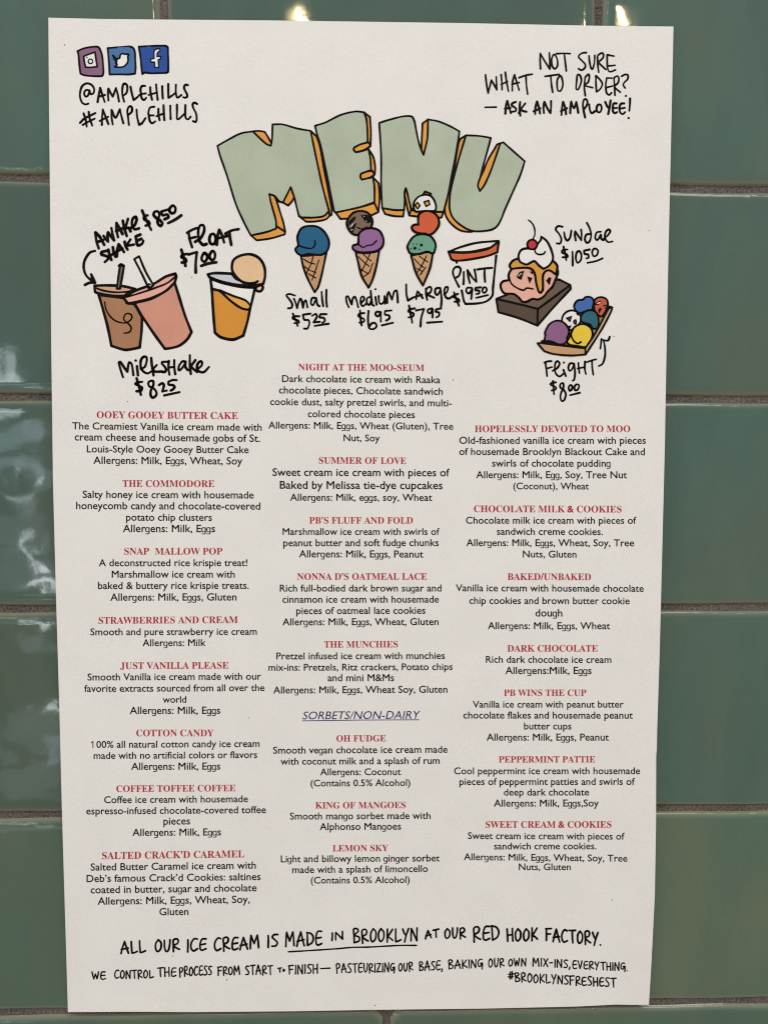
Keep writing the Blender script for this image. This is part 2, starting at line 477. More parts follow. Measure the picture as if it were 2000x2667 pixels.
o e6c847 755,765 800,680 870,640 950,635 1030,680 1065,760 1050,840 1010,900 960,960 850,945 740,930 695,885 728,835!
s 755,765 765,820 800,880 850,910 895,890
# tray_rim
o bda185 1345,388! 1335,440 1200,700 965,1068! 958,980! 1100,770 1295,405!
o c59b73 272,905! 330,905 600,940 960,980! 960,1068! 750,1083 500,1060 370,1020!
@ flight_caption 1350 730 300
w 28
s 410,1380 400,1290 385,1180|370,1185 420,1168 470,1165|400,1272 480,1250
s 490,1305 560,1260 590,1200 560,1165 530,1190 520,1280 540,1350 590,1385 640,1350
s 645,1290 680,1380
d 652,1185 17
s 795,1200 740,1198 715,1260 735,1305 770,1280 800,1205! 812,1330 800,1430 780,1445
s 860,1190 865,1260 875,1335|955,1170 952,1270 968,1350|850,1270 955,1250
s 980,1180 1050,1155 1115,1138|1055,1160 1060,1260 1075,1360
s 1155,1235 1210,1200 1245,1080 1240,950 1225,880|1175,985 1185,920 1190,845! 1230,865 1290,865 1310,815
s 495,1450 500,1540 510,1640|535,1470 472,1480 460,1505 530,1535 532,1570 475,1588
c 640,1480 600,1500 602,1545 650,1580 680,1640 660,1720 622,1740 602,1690 612,1620 645,1550
c 740,1510 720,1545 735,1590 765,1570 770,1522
c 830,1500 802,1540 815,1585 855,1570 870,1512
s 740,1655 880,1620
@ underline_stroke 700 2390 500
w 13
s 170,295 300,288 450,278 600,268 720,257 850,255 1000,247 1140,240 1275,240
@ paper_specks 0 0 1659
d 169,117 1.6
d 333,1046 1.6
d 1180,990 1.6
d 1594,2344 1.4
d 591,2552 1.6
d 450,2490 1.4
d 500,722 1.4
d 976,2619 1.5
d 1598,877 1.5
d 648,1870 1.3
d 1690,600 1.2
"""

# capitals of the same pen hand for the two long lines at the foot: width | strokes in a 10-high box
PEN = {
'A': "6|0.4,10 1.5,5 2.9,0! 4.2,5 5.6,9.8/0.6,6.6 5.4,5.6", 'B': "5|0.8,9.8 0.8,5 0.6,0.4 3.2,0.2 3.8,2 1.2,4.6 4.4,6 4.2,8.8 0.8,9.8",
'C': "5|4.6,0.8 2.6,0.2 0.6,3.4 0.6,7.6 2.2,9.8 4.8,8.4", 'D': "5.4|0.6,0.2 0.8,5 1,9.9/0.4,0.2 3.4,1.2 5,4.4 4,8 1,9.9",
'E': "4.8|4.4,0.4 1.8,0.4 0.6,4 0.8,8.6 2.2,9.8 4.6,8.8/0.8,5 4.2,4.6", 'F': "4.8|0.8,10 0.8,5 0.6,0.6/0.2,0.8 4.6,0.2/0.8,5 4,4.6",
'G': "5.2|4.4,0.8 2.4,0.4 0.6,3.6 1,7.4 2.8,8 4.4,4.6/2.8,5 4.8,4.4 4.8,8 4.4,11", 'H': "5.2|0.6,0.4 0.8,5 0.9,10/4.5,0 4.5,5 4.7,9.8/0.6,5.4 4.6,4.8",
'I': "1.6|0.8,0.3 0.9,5 0.8,9.8", 'K': "5|0.8,0.2 0.8,5 0.9,10/4.4,0.4 2.6,3.6 0.9,6! 3,7 4.8,8.8",
'L': "4.8|0.8,0.2 0.9,5 1.2,9.6! 3,9.2 4.8,8.2", 'M': "7|0.6,10 0.7,5 1,0.2! 3.2,6.4! 5.4,0.2! 6,5 6.3,9.6",
'N': "5.6|0.6,9.8 0.6,5 0.8,0.3! 2.8,5 4.8,9.8! 4.8,5 4.9,0", 'O': "5|2.4,0.4 0.7,3.4 0.8,8 2.2,9.8 4.2,7.4 4.3,2.8 2.4,0.4",
'P': "4.8|1.2,10.6 0.9,5 0.7,1 2.8,0 4.3,1.6 3.6,4.2 1,5.6", 'R': "5.2|1,10.4 0.8,5 0.7,1 2.8,0 4.1,1.6 3.4,4 1,5.4 3,7.6 5,8.8",
'S': "4.4|4,0.6 1.8,0.4 0.8,2.4 2.4,4.6 3.9,7 3,9.4 0.6,9.4", 'T': "5.4|0.2,0.6 5.2,0.1/2.7,0.4 2.8,5 3.2,9.9",
'U': "5|0.6,0.2 0.8,6 1.8,9.6 3.4,8.8 4.3,4 4.4,0", 'V': "5|0.5,0.4 1.4,5 2.4,9.6! 3.8,4 4.5,0.2",
'W': "6.6|0.3,0.4 1,5 1.9,9.7! 3.2,3! 4.7,9.4! 5.5,4.6 6,0.2", 'X': "5|0.6,0.3 2.6,5 4.6,9.6/4.6,0.2 2.4,5 0.5,9.8",
'Y': "5|0.4,0.3 1.4,3.2 2.6,5/4.6,0 3,5 1.8,10.4", 'Z': "4.8|0.4,0.6 4.3,0.4! 2.2,5 0.4,9.6! 4.6,9.2",
'o': "3.4|1.6,4 0.6,6.4 1.4,9 2.8,7.4 2.4,4.6 1.6,4", '.': "1.6|0.8,9.6 0.85,9.7", ',': "1.8|1.1,8.8 1,10 0.5,11.6", '-': "4|0.6,5 3.4,4.8",
'#': "5.6|2,-0.6 1.9,3 1.8,7.4/3.8,-1 3.7,3 3.4,7/0.4,2.4 5.4,1.4/0.2,5.2 5,4.2",
}
# words: text, left x, foot y, right x, foot y, height, pen
FOOT1 = [("ALL",316,2484,378,2483,31,5.2),("OUR",405,2480,467,2477,31,5.2),("ICE",488,2480,536,2475,32,5.2),("CREAM",559,2477,675,2470,33,5.2),
("IS",697,2468,723,2465,33,5.2),("MADE",744,2465,837,2461,36,5.0),("IN",863,2450,894,2446,21,4.6),("BROOKLYN",921,2455,1087,2452,35,4.8),
("AT",1108,2445,1141,2440,21,4.8),("OUR",1158,2444,1211,2444,27,4.8),("RED",1232,2452,1299,2448,38,5.2),("HOOK",1320,2452,1398,2450,33,5.2),
("FACTORY.",1421,2450,1564,2463,34,5.2)]
FOOT2 = [("WE",241,2551,275,2551,20,3.8),("CONTROL",300,2549,399,2548,21,3.8),("THE",411,2544,458,2543,23,3.8),("PROCESS",468,2543,551,2539,24,3.8),
("FROM",568,2540,625,2538,22,3.8),("START",640,2539,709,2538,24,3.8),("To",724,2532,742,2531,11,3.8),("FINISH",753,2537,827,2535,24,3.8),("-",832,2533,860,2532,20,3.8),
("PASTEURIZING",876,2534,1027,2532,24,3.6),("OUR",1038,2530,1075,2529,22,3.6),("BASE,",1092,2528,1152,2527,24,3.6),("BAKING",1168,2524,1256,2521,23,3.6),
("OUR",1272,2519,1312,2518,22,3.6),("OWN",1324,2517,1369,2516,20,3.6),("MIX-INS,",1387,2516,1484,2522,21,3.6),("EVERYTHING.",1491,2523,1633,2529,21,3.6)]
FOOT3 = [("#BROOKLYNSFRESHEST",1324,2556,1602,2571,23,3.8)]

# typeset lines: 'B ox oy' sets the trace origin, 'H' a red heading (starts an entry), 'S' the underlined section
TEXT = """B 180 1050
H OOEY GOOEY BUTTER CAKE|228 1378 122 130
The Creamiest Vanilla ice cream made with|28 1572 213 225
cream cheese and housemade gobs of St.|48 1558 304 316
Louis-Style Ooey Gooey Butter Cake|147 1466 401 408
Allergens: Milk, Eggs, Wheat, Soy|200 1415 494 500
H THE COMMODORE|438 1186 682 684
Salty honey ice cream with housemade|113 1507 772 777
honeycomb candy and chocolate-covered|60 1560 864 868
potato chip clusters|467 1167 958 960
Allergens: Milk, Eggs|440 1192 1051 1052
B 180 1400
H SNAP  MALLOW POP|452 1252 139 139
A deconstructed rice krispie treat!|244 1455 234 233
Marshmallow ice cream with|350 1353 327 327
baked & buttery rice krispie treats.|238 1467 420 418
Allergens: Milk, Eggs, Gluten|338 1367 515 513
H STRAWBERRIES AND CREAM|243 1377 703 697
Smooth and pure strawberry ice cream|176 1532 797 793
Allergens: Milk|600 1117 886 884
B 200 1700
H JUST VANILLA PLEASE|357 1238 133 129
Smooth Vanilla ice cream made with our|90 1504 226 219
favorite extracts sourced from all over the|63 1532 320 312
world|702 895 408 407
Allergens: Milk, Eggs|433 1172 500 498
H COTTON CANDY|487 1118 681 681
100% all natural cotton candy ice cream|118 1492 776 768
made with no artificial colors or flavors|140 1472 866 858
Allergens: Milk, Eggs|445 1172 955 953
B 200 2040
H COFFEE TOFFEE COFFEE|325 1295 71 65
Coffee ice cream with housemade|225 1397 162 154
espresso-infused chocolate-covered toffee|80 1543 254 243
pieces|708 926 338 335
Allergens: Milk, Eggs|455 1178 429 425
H SALTED CRACK’D CARAMEL|208 1367 619 604
Salted Butter Caramel ice cream with|115 1462 712 696
Deb’s famous Crack’d Cookies: saltines|82 1500 806 789
coated in butter, sugar and chocolate|115 1468 898 880
Allergens: Milk, Eggs, Wheat, Soy,|172 1412 990 975
Gluten|675 913 1076 1074
B 690 930
H NIGHT AT THE MOO-SEUM|273 1298 107 114
Dark chocolate ice cream with Raaka|140 1428 203 213
chocolate pieces, Chocolate sandwich|115 1450 296 308
cookie dust, salty pretzel swirls, and multi-|43 1523 391 402
colored chocolate pieces|350 1222 490 497
Allergens: Milk, Eggs, Wheat (Gluten), Tree|28 1535 582 592
Nut, Soy|641 937 685 688
H SUMMER OF LOVE|440 1152 868 872
Sweet cream ice cream with pieces of|62 1505 968 972
Baked by Melissa tie-dye cupcakes|122 1447 1073 1077
B 690 1180
Allergens: Milk, eggs, soy, Wheat|205 1363 388 390
H PB’S FLUFF AND FOLD|362 1206 575 575
Marshmallow ice cream with swirls of|145 1423 667 667
peanut butter and soft fudge chunks|150 1416 760 758
Allergens: Milk, Eggs, Peanut|278 1291 850 852
B 690 1480
H NONNA D’S OATMEAL LACE|263 1320 94 93
Rich full-bodied dark brown sugar and|122 1438 190 189
cinnamon ice cream with housemade|143 1418 281 280
pieces of oatmeal lace cookies|256 1308 374 371
Allergens: Milk, Eggs, Wheat, Gluten|143 1415 465 463
H THE MUNCHIES|483 1083 647 645
Pretzel infused ice cream with munchies|94 1466 743 739
mix-ins: Pretzels, Ritz crackers, Potato chips|30 1529 836 829
and mini M&Ms|511 1053 921 920
Allergens: Milk, Eggs, Wheat Soy, Gluten|68 1487 1021 1014
B 690 1830
S SORBETS/NON-DAIRY|307 1268 137 131
H OH FUDGE|583 985 318 316
Smooth vegan chocolate ice cream made|67 1488 416 408
with coconut milk and a splash of rum|128 1424 506 499
Allergens: Coconut|450 1109 592 590
(Contains 0.5% Alcohol)|372 1185 683 679
H KING OF MANGOES|412 1146 863 860
Smooth mango sorbet made with|204 1350 953 948
Alphonso Mangoes|446 1110 1039 1035
H LEMON SKY|552 1005 1213 1210
Light and billowy lemon ginger sorbet|130 1424 1302 1294
made with a splash of limoncello|223 1328 1390 1380
(Contains 0.5% Alcohol)|374 1180 1475 1470
B 1170 1090
H HOPELESSLY DEVOTED TO MOO|207 1473 111 110
Old-fashioned vanilla ice cream with pieces|80 1600 206 206
of housemade Brooklyn Blackout Cake and|80 1592 297 299
swirls of chocolate pudding|347 1312 392 393
Allergens: Milk, Egg, Soy, Tree Nut|217 1447 486 487
(Coconut), Wheat|520 1136 577 578
H CHOCOLATE MILK & COOKIES|200 1402 763 766
Chocolate milk ice cream with pieces of|134 1523 857 858
sandwich creme cookies.|386 1250 948 950
Allergens: Milk, Eggs, Wheat, Soy, Tree|137 1505 1040 1042
Nuts, Gluten|598 1035 1132 1134
B 1170 1480
H BAKED/UNBAKED|473 1153 95 97
Vanilla ice cream with housemade chocolate|52 1583 187 192
chip cookies and brown butter cookie|162 1468 290 293
dough|700 920 393 393
Allergens: Milk, Eggs, Wheat|312 1309 496 497
H DARK CHOCOLATE|472 1208 680 679
Rich dark chocolate ice cream|297 1319 770 772
Allergens:Milk, Eggs|455 1158 862 862
H PB WINS THE CUP|444 1115 1041 1041
Vanilla ice cream with peanut butter|190 1419 1136 1136
chocolate flakes and housemade peanut|113 1494 1225 1226
B 1170 1880
butter cups|607 994 62 62
Allergens: Milk, Eggs, Peanut|302 1299 153 153
H PEPPERMINT PATTIE|402 1187 332 331
Cool peppermint ice cream with housemade|38 1553 427 426
pieces of peppermint patties and swirls of|82 1511 515 514
deep dark chocolate|443 1138 601 600
Allergens: Milk, Eggs,Soy|361 1217 691 690
H SWEET CREAM & COOKIES|295 1320 864 863
Sweet cream ice cream with pieces of|150 1427 955 960
sandwich creme cookies.|363 1197 1040 1039
Allergens: Milk, Eggs, Wheat, Soy, Tree|117 1450 1127 1140
Nuts, Gluten|565 988 1209 1209"""
# ---------------------------------------------------------------- materials
def srgb(h):
    v = [int(h[i:i + 2], 16) / 255 for i in (0, 2, 4)]
    return [c / 12.92 if c <= .04045 else ((c + .055) / 1.055) ** 2.4 for c in v]
def mat(name, col, rough=.8, spec=.3):
    m = bpy.data.materials.new(name); m.use_nodes = True
    b = m.node_tree.nodes['Principled BSDF']
    b.inputs['Base Color'].default_value = (*col, 1); b.inputs['Roughness'].default_value = rough
    b.inputs['Specular IOR Level'].default_value = spec
    return m, m.node_tree, b
class N:
    def __init__(s, nt): s.nt = nt
    def __call__(s, t, ins=None, **kw):
        n = s.nt.nodes.new(t)
        for a, v in kw.items(): setattr(n, a, v)
        for a, v in (ins or {}).items():
            if isinstance(v, bpy.types.NodeSocket): s.nt.links.new(v, n.inputs[a])
            else: n.inputs[a].default_value = v
        return n
INKS = {}
def ink(h):
    """printed colour; grainy like a laser print"""
    if h in INKS: return INKS[h]
    c = srgb(h); dark = max(c) < .03
    c = [min(.85, x * INKK * (.5 if dark else 1)) for x in c]
    m, nt, b = mat('ink_' + h, [x * .5 for x in c] if dark else c, .6, .07 if dark else .12)
    n = N(nt); tc = n('ShaderNodeTexCoord').outputs['Object']
    nz = n('ShaderNodeTexNoise', {'Vector': tc, 'Scale': 2600.0, 'Detail': 2.0}).outputs[0]
    big = n('ShaderNodeTexNoise', {'Vector': tc, 'Scale': 90.0, 'Detail': 3.0}).outputs[0]
    ad = n('ShaderNodeMath', {0: nz, 1: big}, operation='ADD').outputs[0]
    a = .10 if not dark else .5
    mr = n('ShaderNodeMapRange', {0: ad, 1: .6, 2: 1.4, 3: 1 - a, 4: 1 + a}).outputs[0]
    mx = n('ShaderNodeVectorMath', {0: tuple(c), 3: mr}, operation='SCALE')
    nt.links.new(mx.outputs[0], b.inputs['Base Color'])
    INKS[h] = m
    return m

# paper: uncoated office stock, very slightly mottled
PAPER, nt, b = mat('paper', (.82, .80, .765), .78, .22)
n = N(nt); tc = n('ShaderNodeTexCoord').outputs['Object']
f1 = n('ShaderNodeTexNoise', {'Vector': tc, 'Scale': 2300.0, 'Detail': 3.0}).outputs[0]
f2 = n('ShaderNodeTexNoise', {'Vector': tc, 'Scale': 55.0, 'Detail': 4.0, 'Roughness': .6}).outputs[0]
f2 = n('ShaderNodeMath', {0: f2, 1: .45, 2: .275}, operation='MULTIPLY_ADD').outputs[0]
r1 = n('ShaderNodeValToRGB', {0: n('ShaderNodeMath', {0: f2, 1: f1}, operation='ADD').outputs[0]})
sc_ = n('ShaderNodeMath', {0: r1.inputs[0].links[0].from_socket, 1: .5}, operation='MULTIPLY').outputs[0]
nt.links.new(sc_, r1.inputs[0])
r1.color_ramp.elements[0].position = .37; r1.color_ramp.elements[0].color = (.775, .766, .760, 1)
r1.color_ramp.elements[1].position = .63; r1.color_ramp.elements[1].color = (.885, .877, .870, 1)
nt.links.new(r1.outputs[0], b.inputs['Base Color'])
bp = n('ShaderNodeBump', {'Height': f1, 'Strength': .10, 'Distance': .0002})
nt.links.new(bp.outputs[0], b.inputs['Normal'])

# glazed tile: pooled sea-green glaze going olive, room reflections painted in, paler where it thins on the rim
TILE, nt, b = mat('green_glaze', (.08, .15, .11), .05, .55)
n = N(nt); tc = n('ShaderNodeTexCoord').outputs['Object']; oi = n('ShaderNodeObjectInfo').outputs['Random']
off = n('ShaderNodeVectorMath', {0: (3.1, 7.7, 5.3), 3: oi}, operation='SCALE').outputs[0]
vec = n('ShaderNodeVectorMath', {0: tc, 1: off}, operation='ADD').outputs[0]
streak = n('ShaderNodeVectorMath', {0: vec, 1: (1.5, 1, .55)}, operation='MULTIPLY').outputs[0]
c1 = n('ShaderNodeTexNoise', {'Vector': streak, 'Scale': 13.0, 'Detail': 4.0, 'Roughness': .55, 'Distortion': .8}).outputs[0]
c2 = n('ShaderNodeTexNoise', {'Vector': streak, 'Scale': 30.0, 'Detail': 3.0, 'Roughness': .6, 'Distortion': 1.0}).outputs[0]  # light and dark streaks paint soft reflections of the room into the glaze
zz = n('ShaderNodeSeparateXYZ', {0: n('ShaderNodeNewGeometry').outputs['Position']}).outputs
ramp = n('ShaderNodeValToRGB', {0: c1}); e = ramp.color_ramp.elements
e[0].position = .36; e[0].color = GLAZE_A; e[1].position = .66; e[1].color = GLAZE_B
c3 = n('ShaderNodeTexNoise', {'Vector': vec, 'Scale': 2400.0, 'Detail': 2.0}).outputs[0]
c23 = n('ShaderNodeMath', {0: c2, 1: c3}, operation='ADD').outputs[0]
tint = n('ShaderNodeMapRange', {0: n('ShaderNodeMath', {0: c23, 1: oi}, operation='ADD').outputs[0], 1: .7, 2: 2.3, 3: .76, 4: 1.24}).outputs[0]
oc = n('ShaderNodeObjectInfo').outputs['Color']                     # tint per tile: random kiln variation, plus warm room reflection painted in by row
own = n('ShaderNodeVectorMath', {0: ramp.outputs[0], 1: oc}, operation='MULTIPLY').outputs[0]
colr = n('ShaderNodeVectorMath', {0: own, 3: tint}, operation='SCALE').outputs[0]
rim = n('ShaderNodeAttribute', attribute_name='rim').outputs['Fac']
# the glaze thins towards the arris and shows the buff body
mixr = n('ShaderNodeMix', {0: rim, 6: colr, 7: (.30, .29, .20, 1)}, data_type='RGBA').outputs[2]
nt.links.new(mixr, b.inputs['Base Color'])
# slow sag of the glaze plus fine orange peel and pin-holes
h1 = n('ShaderNodeTexNoise', {'Vector': vec, 'Scale': 17.0, 'Detail': 1.5, 'Distortion': .7}).outputs[0]
hm = n('ShaderNodeTexNoise', {'Vector': vec, 'Scale': 70.0, 'Detail': 1.0}).outputs[0]
h2 = n('ShaderNodeTexNoise', {'Vector': vec, 'Scale': 240.0, 'Detail': 2.0}).outputs[0]
vo = n('ShaderNodeTexVoronoi', {'Vector': vec, 'Scale': 42.0, 'Randomness': 1.0}).outputs[0]
pit = n('ShaderNodeMapRange', {0: vo, 1: 0.0, 2: .10, 3: 1.0, 4: 0.0}).outputs[0]
b1 = n('ShaderNodeBump', {'Height': h1, 'Strength': 1.0, 'Distance': SAG})
b1b = n('ShaderNodeBump', {'Height': hm, 'Strength': 1.0, 'Distance': .00012, 'Normal': b1.outputs[0]})
b2 = n('ShaderNodeBump', {'Height': h2, 'Strength': .3, 'Distance': .00003, 'Normal': b1b.outputs[0]})
b3 = n('ShaderNodeBump', {'Height': pit, 'Strength': .5, 'Distance': .00025, 'Normal': b2.outputs[0]})
nt.links.new(b3.outputs[0], b.inputs['Normal'])

GROUT, nt, b = mat('grout', (.16, .13, .115), .95, .2)
n = N(nt); tc = n('ShaderNodeTexCoord').outputs['Object']
g1 = n('ShaderNodeTexNoise', {'Vector': tc, 'Scale': 1100.0, 'Detail': 3.0, 'Roughness': .7}).outputs[0]
g2 = n('ShaderNodeTexNoise', {'Vector': tc, 'Scale': 60.0, 'Detail': 3.0}).outputs[0]
rg = n('ShaderNodeValToRGB', {0: n('ShaderNodeMath', {0: n('ShaderNodeMath', {0: g1, 1: .75}, operation='MULTIPLY').outputs[0], 1: n('ShaderNodeMath', {0: g2, 1: .25}, operation='MULTIPLY').outputs[0]}, operation='ADD').outputs[0]})
e = rg.color_ramp.elements; e[0].position = .36; e[0].color = (.05, .042, .038, 1); e[1].position = .66; e[1].color = (.235, .203, .183, 1)
nt.links.new(rg.outputs[0], b.inputs['Base Color'])
bp = n('ShaderNodeBump', {'Height': g1, 'Strength': 1.0, 'Distance': .0006}); nt.links.new(bp.outputs[0], b.inputs['Normal'])

def new_mesh(name, verts, faces, mats, midx=None, smooth=False, parent=None):
    me = bpy.data.meshes.new(name); me.from_pydata(verts, [], faces)
    for q in mats: me.materials.append(q)
    if midx is not None: me.polygons.foreach_set('material_index', midx)
    if smooth: me.polygons.foreach_set('use_smooth', [True] * len(me.polygons))
    me.update()
    o = bpy.data.objects.new(name, me); COL.objects.link(o)
    if parent: o.parent = parent
    return o

# ---------------------------------------------------------------- the tiled wall
random.seed(4)
JL = [.6, .35, .3, -.1, .45]; JR = [-.85, .2, -.3, -.5, -.1]      # joints wander a little (mm)
def joint_z(j, x):
    a, b_ = (JL[j], JR[j]) if 0 <= j < 5 else (0, 0)
    return -76.2 * j + a + (b_ - a) * (x + 45) / 235.0
COLS = {-1: -.5, 0: -.5, 4: 1.0}
GW = 1.25                                                       # half the joint, mm
grout = new_mesh('wall', [(-.55, .0, -.75), (.70, .0, -.75), (.70, .0, .42), (-.55, .0, .42), (-.55, .012, -.75), (.70, .012, -.75), (.70, .012, .42), (-.55, .012, .42)],
                 [(0, 1, 2, 3), (5, 4, 7, 6), (4, 0, 3, 7), (1, 5, 6, 2), (3, 2, 6, 7), (4, 5, 1, 0)], [GROUT])
grout['kind'] = 'structure'; grout['label'] = 'green glazed brick tile wall with sandy brown grout behind the menu sheet'

def tile(row, c0):
    """one glazed brick tile, rounded rim, slightly pillowed and uneven; face stands 1.1 mm proud of the grout"""
    off = (0 if row % 2 else .5) + c0
    sh = COLS.get(row, 0)
    x0, x1 = off * 152.4 + sh, (off + 1) * 152.4 + sh
    rnd = random.Random(row * 77 + c0 * 13 + 5)
    near = -1 <= row <= 5 and -110 < (x0 + x1) / 2 < 250
    seen = -2 <= row <= 5 and x1 > -60 and x0 < 200
    NX, NY = (76, 38) if seen else (12, 6)
    R = 2.6                                                        # rim width mm
    jit = [rnd.uniform(-.25, .25) for _ in range(4)]
    zt0, zt1 = joint_z(row, x0) - GW, joint_z(row, x1) - GW
    zb0, zb1 = joint_z(row + 1, x0) + GW, joint_z(row + 1, x1) + GW
    X0, X1 = x0 + GW + jit[0] * .5, x1 - GW + jit[1] * .5
    W, H = X1 - X0, 73.3
    def ticks(n_, L):
        edge = [0, .12, .35, .7, 1.2, 1.8, 2.6] if seen else [0, .8, 2.6]
        mid = list(np.linspace(2.6, L - 2.6, n_))[1:-1]
        return edge + mid + [L - q for q in reversed(edge)]
    us, vs = ticks(NX, W), ticks(NY, H)
    ph = [rnd.uniform(0, 6.28) for _ in range(8)]; tilt = (rnd.uniform(-.0016, .0016), rnd.uniform(-.0022, .0022)); lift = rnd.uniform(-.12, .12)
    def prof(d):
        if d >= R: return 0.0
        q = 1 - d / R
        return -1.35 * (1 - math.sqrt(max(0, 1 - q * q))) - .9 * max(0, q - .86) / .14
    verts, rims = [], []
    for v in vs:
        for u in us:
            fu, fv = u / W, v / H
            wob = .16 * math.sin(5 * fv * 3 + ph[0]) * min(1, max(0, 1 - u / 6)) + .16 * math.sin(14 * fv + ph[1]) * max(0, 1 - (W - u) / 6)
            wobz = .15 * math.sin(11 * fu * 2 + ph[2]) * max(0, 1 - v / 6) + .15 * math.sin(17 * fu + ph[3]) * max(0, 1 - (H - v) / 6)
            zt = zt0 + (zt1 - zt0) * fu; zb = zb0 + (zb1 - zb0) * fu
            x = X0 + u + wob; z = zt + (zb - zt) * fv + wobz
            dx, dz = min(u, W - u), min(v, H - v)
            if dx < 5 and dz < 5:                               # soft corner
                rr = 5 - math.hypot(5 - dx, 5 - dz); d = max(0, rr)
                cxs, czs = (X0 + 0 if u < W / 2 else X1), 0
            else: d = min(dx, dz)
            h = prof(d) + .30 * math.sin(math.pi * fu) * math.sin(math.pi * fv) - .30
            h += .045 * math.sin(6.3 * fu * 1.7 + ph[4]) * math.sin(6.3 * fv * 1.1 + ph[5]) + .02 * math.sin(6.3 * fu * 4 + ph[6] + 3 * fv) * math.sin(6.3 * fv * 2.3 + ph[7])
            if d < 3: h += (.05 * math.sin(2.1 * (u + v) + ph[4]) + .04 * math.sin(.83 * u + 1.3 * v + ph[5])) * (1 - d / 3)
            h += lift + tilt[0] * (u - W / 2) + tilt[1] * (v - H / 2)
            y = -(1.75 + h)
            y = min(y, .15)
            verts.append((x * MM, y * MM, z * MM)); rims.append(max(0.0, 1 - d / 2.1) ** 1.3 * .72)
    nu, nv = len(us), len(vs)
    faces = [(j * nu + i, (j + 1) * nu + i, (j + 1) * nu + i + 1, j * nu + i + 1) for j in range(nv - 1) for i in range(nu - 1)]
    cx, cz = (x0 + x1) / 2 * MM, (zt0 + zb0) / 2 * MM
    verts = [(a - cx, b_, c - cz) for a, b_, c in verts]
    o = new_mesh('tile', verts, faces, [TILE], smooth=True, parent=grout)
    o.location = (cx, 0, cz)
    q = {-1: 0, 0: .1, 1: .15, 2: .4, 3: 1.0, 4: .9}.get(row, .4) + rnd.uniform(-.12, .12); g_ = rnd.uniform(.95, 1.05)  # lower rows tinted olive for the floor's warm reflection
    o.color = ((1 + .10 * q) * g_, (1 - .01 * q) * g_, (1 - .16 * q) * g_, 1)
    at = o.data.attributes.new('rim', 'FLOAT', 'POINT'); at.data.foreach_set('value', rims)
    return o
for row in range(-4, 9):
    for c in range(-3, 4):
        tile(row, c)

# ---------------------------------------------------------------- the menu sheet
def gauss(u, v, cu, cv, su, sv): return np.exp(-((u - cu) / su) ** 2 - ((v - cv) / sv) ** 2)
def stand(X, Z):
    """how far the sheet stands off the tiles (mm): held near its corners, it bellies in the middle and ripples at the edges"""
    u = (X + 41) / 219.5; v = (55.2 - Z) / 361.0
    uc, vc = np.clip(u, 0, 1), np.clip(v, 0, 1)
    s = 2.6 + 2.7 * np.sin(np.pi * vc) ** 1.15
    s = s + .6 * gauss(u, v, 0, 0, .08, .05) + .35 * gauss(u, v, 0.0, .52, .06, .06)
    s = s + .5 * gauss(u, v, .93, 1.02, .12, .06) + .55 * gauss(u, v, .955, .92, .035, .06) + .5 * gauss(u, v, 1.06, .78, .16, .14)
    s = s + .28 * np.sin(9 * v + 3 * u) * np.abs(2 * uc - 1) ** 3 + .15 * np.sin(14 * u + 1) * vc ** 4
    s = s + .35 * gauss(u, v, .80, .04, .10, .04) + .22 * gauss(u, v, .89, .015, .035, .02) + .25 * gauss(u, v, .3, 1.0, .2, .05)
    return s
def to_sheet(px, py, proud=0.0):
    """trace grid (2000 wide) -> point on the sheet, metres"""
    px, py = np.asarray(px, float), np.asarray(py, float)
    y = np.full(px.shape, -3.0)
    for _ in range(4):
        P, _d = unproject(px, py, y)
        y = -(stand(P[..., 0], P[..., 2]) + proud)
    P, _d = unproject(px, py, y)
    return P * MM

menu = bpy.data.objects.new('menu_poster', None); COL.objects.link(menu)
menu['label'] = 'white paper ice cream menu poster with cartoon drawings, fixed to the green tiled wall'
menu['category'] = 'menu'

TOP = [(127, 46), (270, 49.5), (440, 51), (700, 53), (1205, 60), (1450, 65), (1550, 67), (1753, 69)]
BOT = [(178, 2636), (350, 2635), (500, 2636), (750, 2634), (977, 2630), (1250, 2627), (1500, 2621.5), (1610, 2616), (1630, 2617), (1689, 2617)]
LEF = [(127, 46), (128.5, 250), (131, 480), (134.5, 900), (139, 1250), (141.5, 1350), (148, 1590), (155, 1820), (162, 2100), (170, 2370), (178, 2636)]
RIG = [(1753, 69), (1748, 300), (1739, 700), (1735, 900), (1730.5, 1160), (1717, 1700), (1710.5, 1900), (1709.5, 1954), (1711, 1956), (1708, 1962), (1707.5, 2150), (1704.5, 2330), (1696, 2500), (1689, 2617)]
def resamp(pts, n_):
    a = np.array(pts, float); s = np.r_[0, np.cumsum(np.hypot(*np.diff(a, axis=0).T))]; s /= s[-1]
    t = np.linspace(0, 1, n_); return np.stack([np.interp(t, s, a[:, 0]), np.interp(t, s, a[:, 1])], -1)
nu, nv = 90, 150
T, B_, L, R_ = resamp(TOP, nu), resamp(BOT, nu), resamp(LEF, nv), resamp(RIG, nv)
uu = np.linspace(0, 1, nu)[None, :, None]; vv = np.linspace(0, 1, nv)[:, None, None]
G = (1 - vv) * T[None] + vv * B_[None] + (1 - uu) * L[:, None] + uu * R_[:, None] - ((1 - uu) * (1 - vv) * T[0] + uu * (1 - vv) * T[-1] + (1 - uu) * vv * B_[0] + uu * vv * B_[-1])
front = to_sheet(G[..., 0], G[..., 1]).reshape(-1, 3); bk = front + np.array([0, .00012, 0])
fv = front.tolist() + bk.tolist(); nn = nu * nv
faces = []
for j in range(nv - 1):
    for i in range(nu - 1):
        a = j * nu + i; faces.append((a, a + nu, a + nu + 1, a + 1)); faces.append((nn + a + 1, nn + a + nu + 1, nn + a + nu, nn + a))
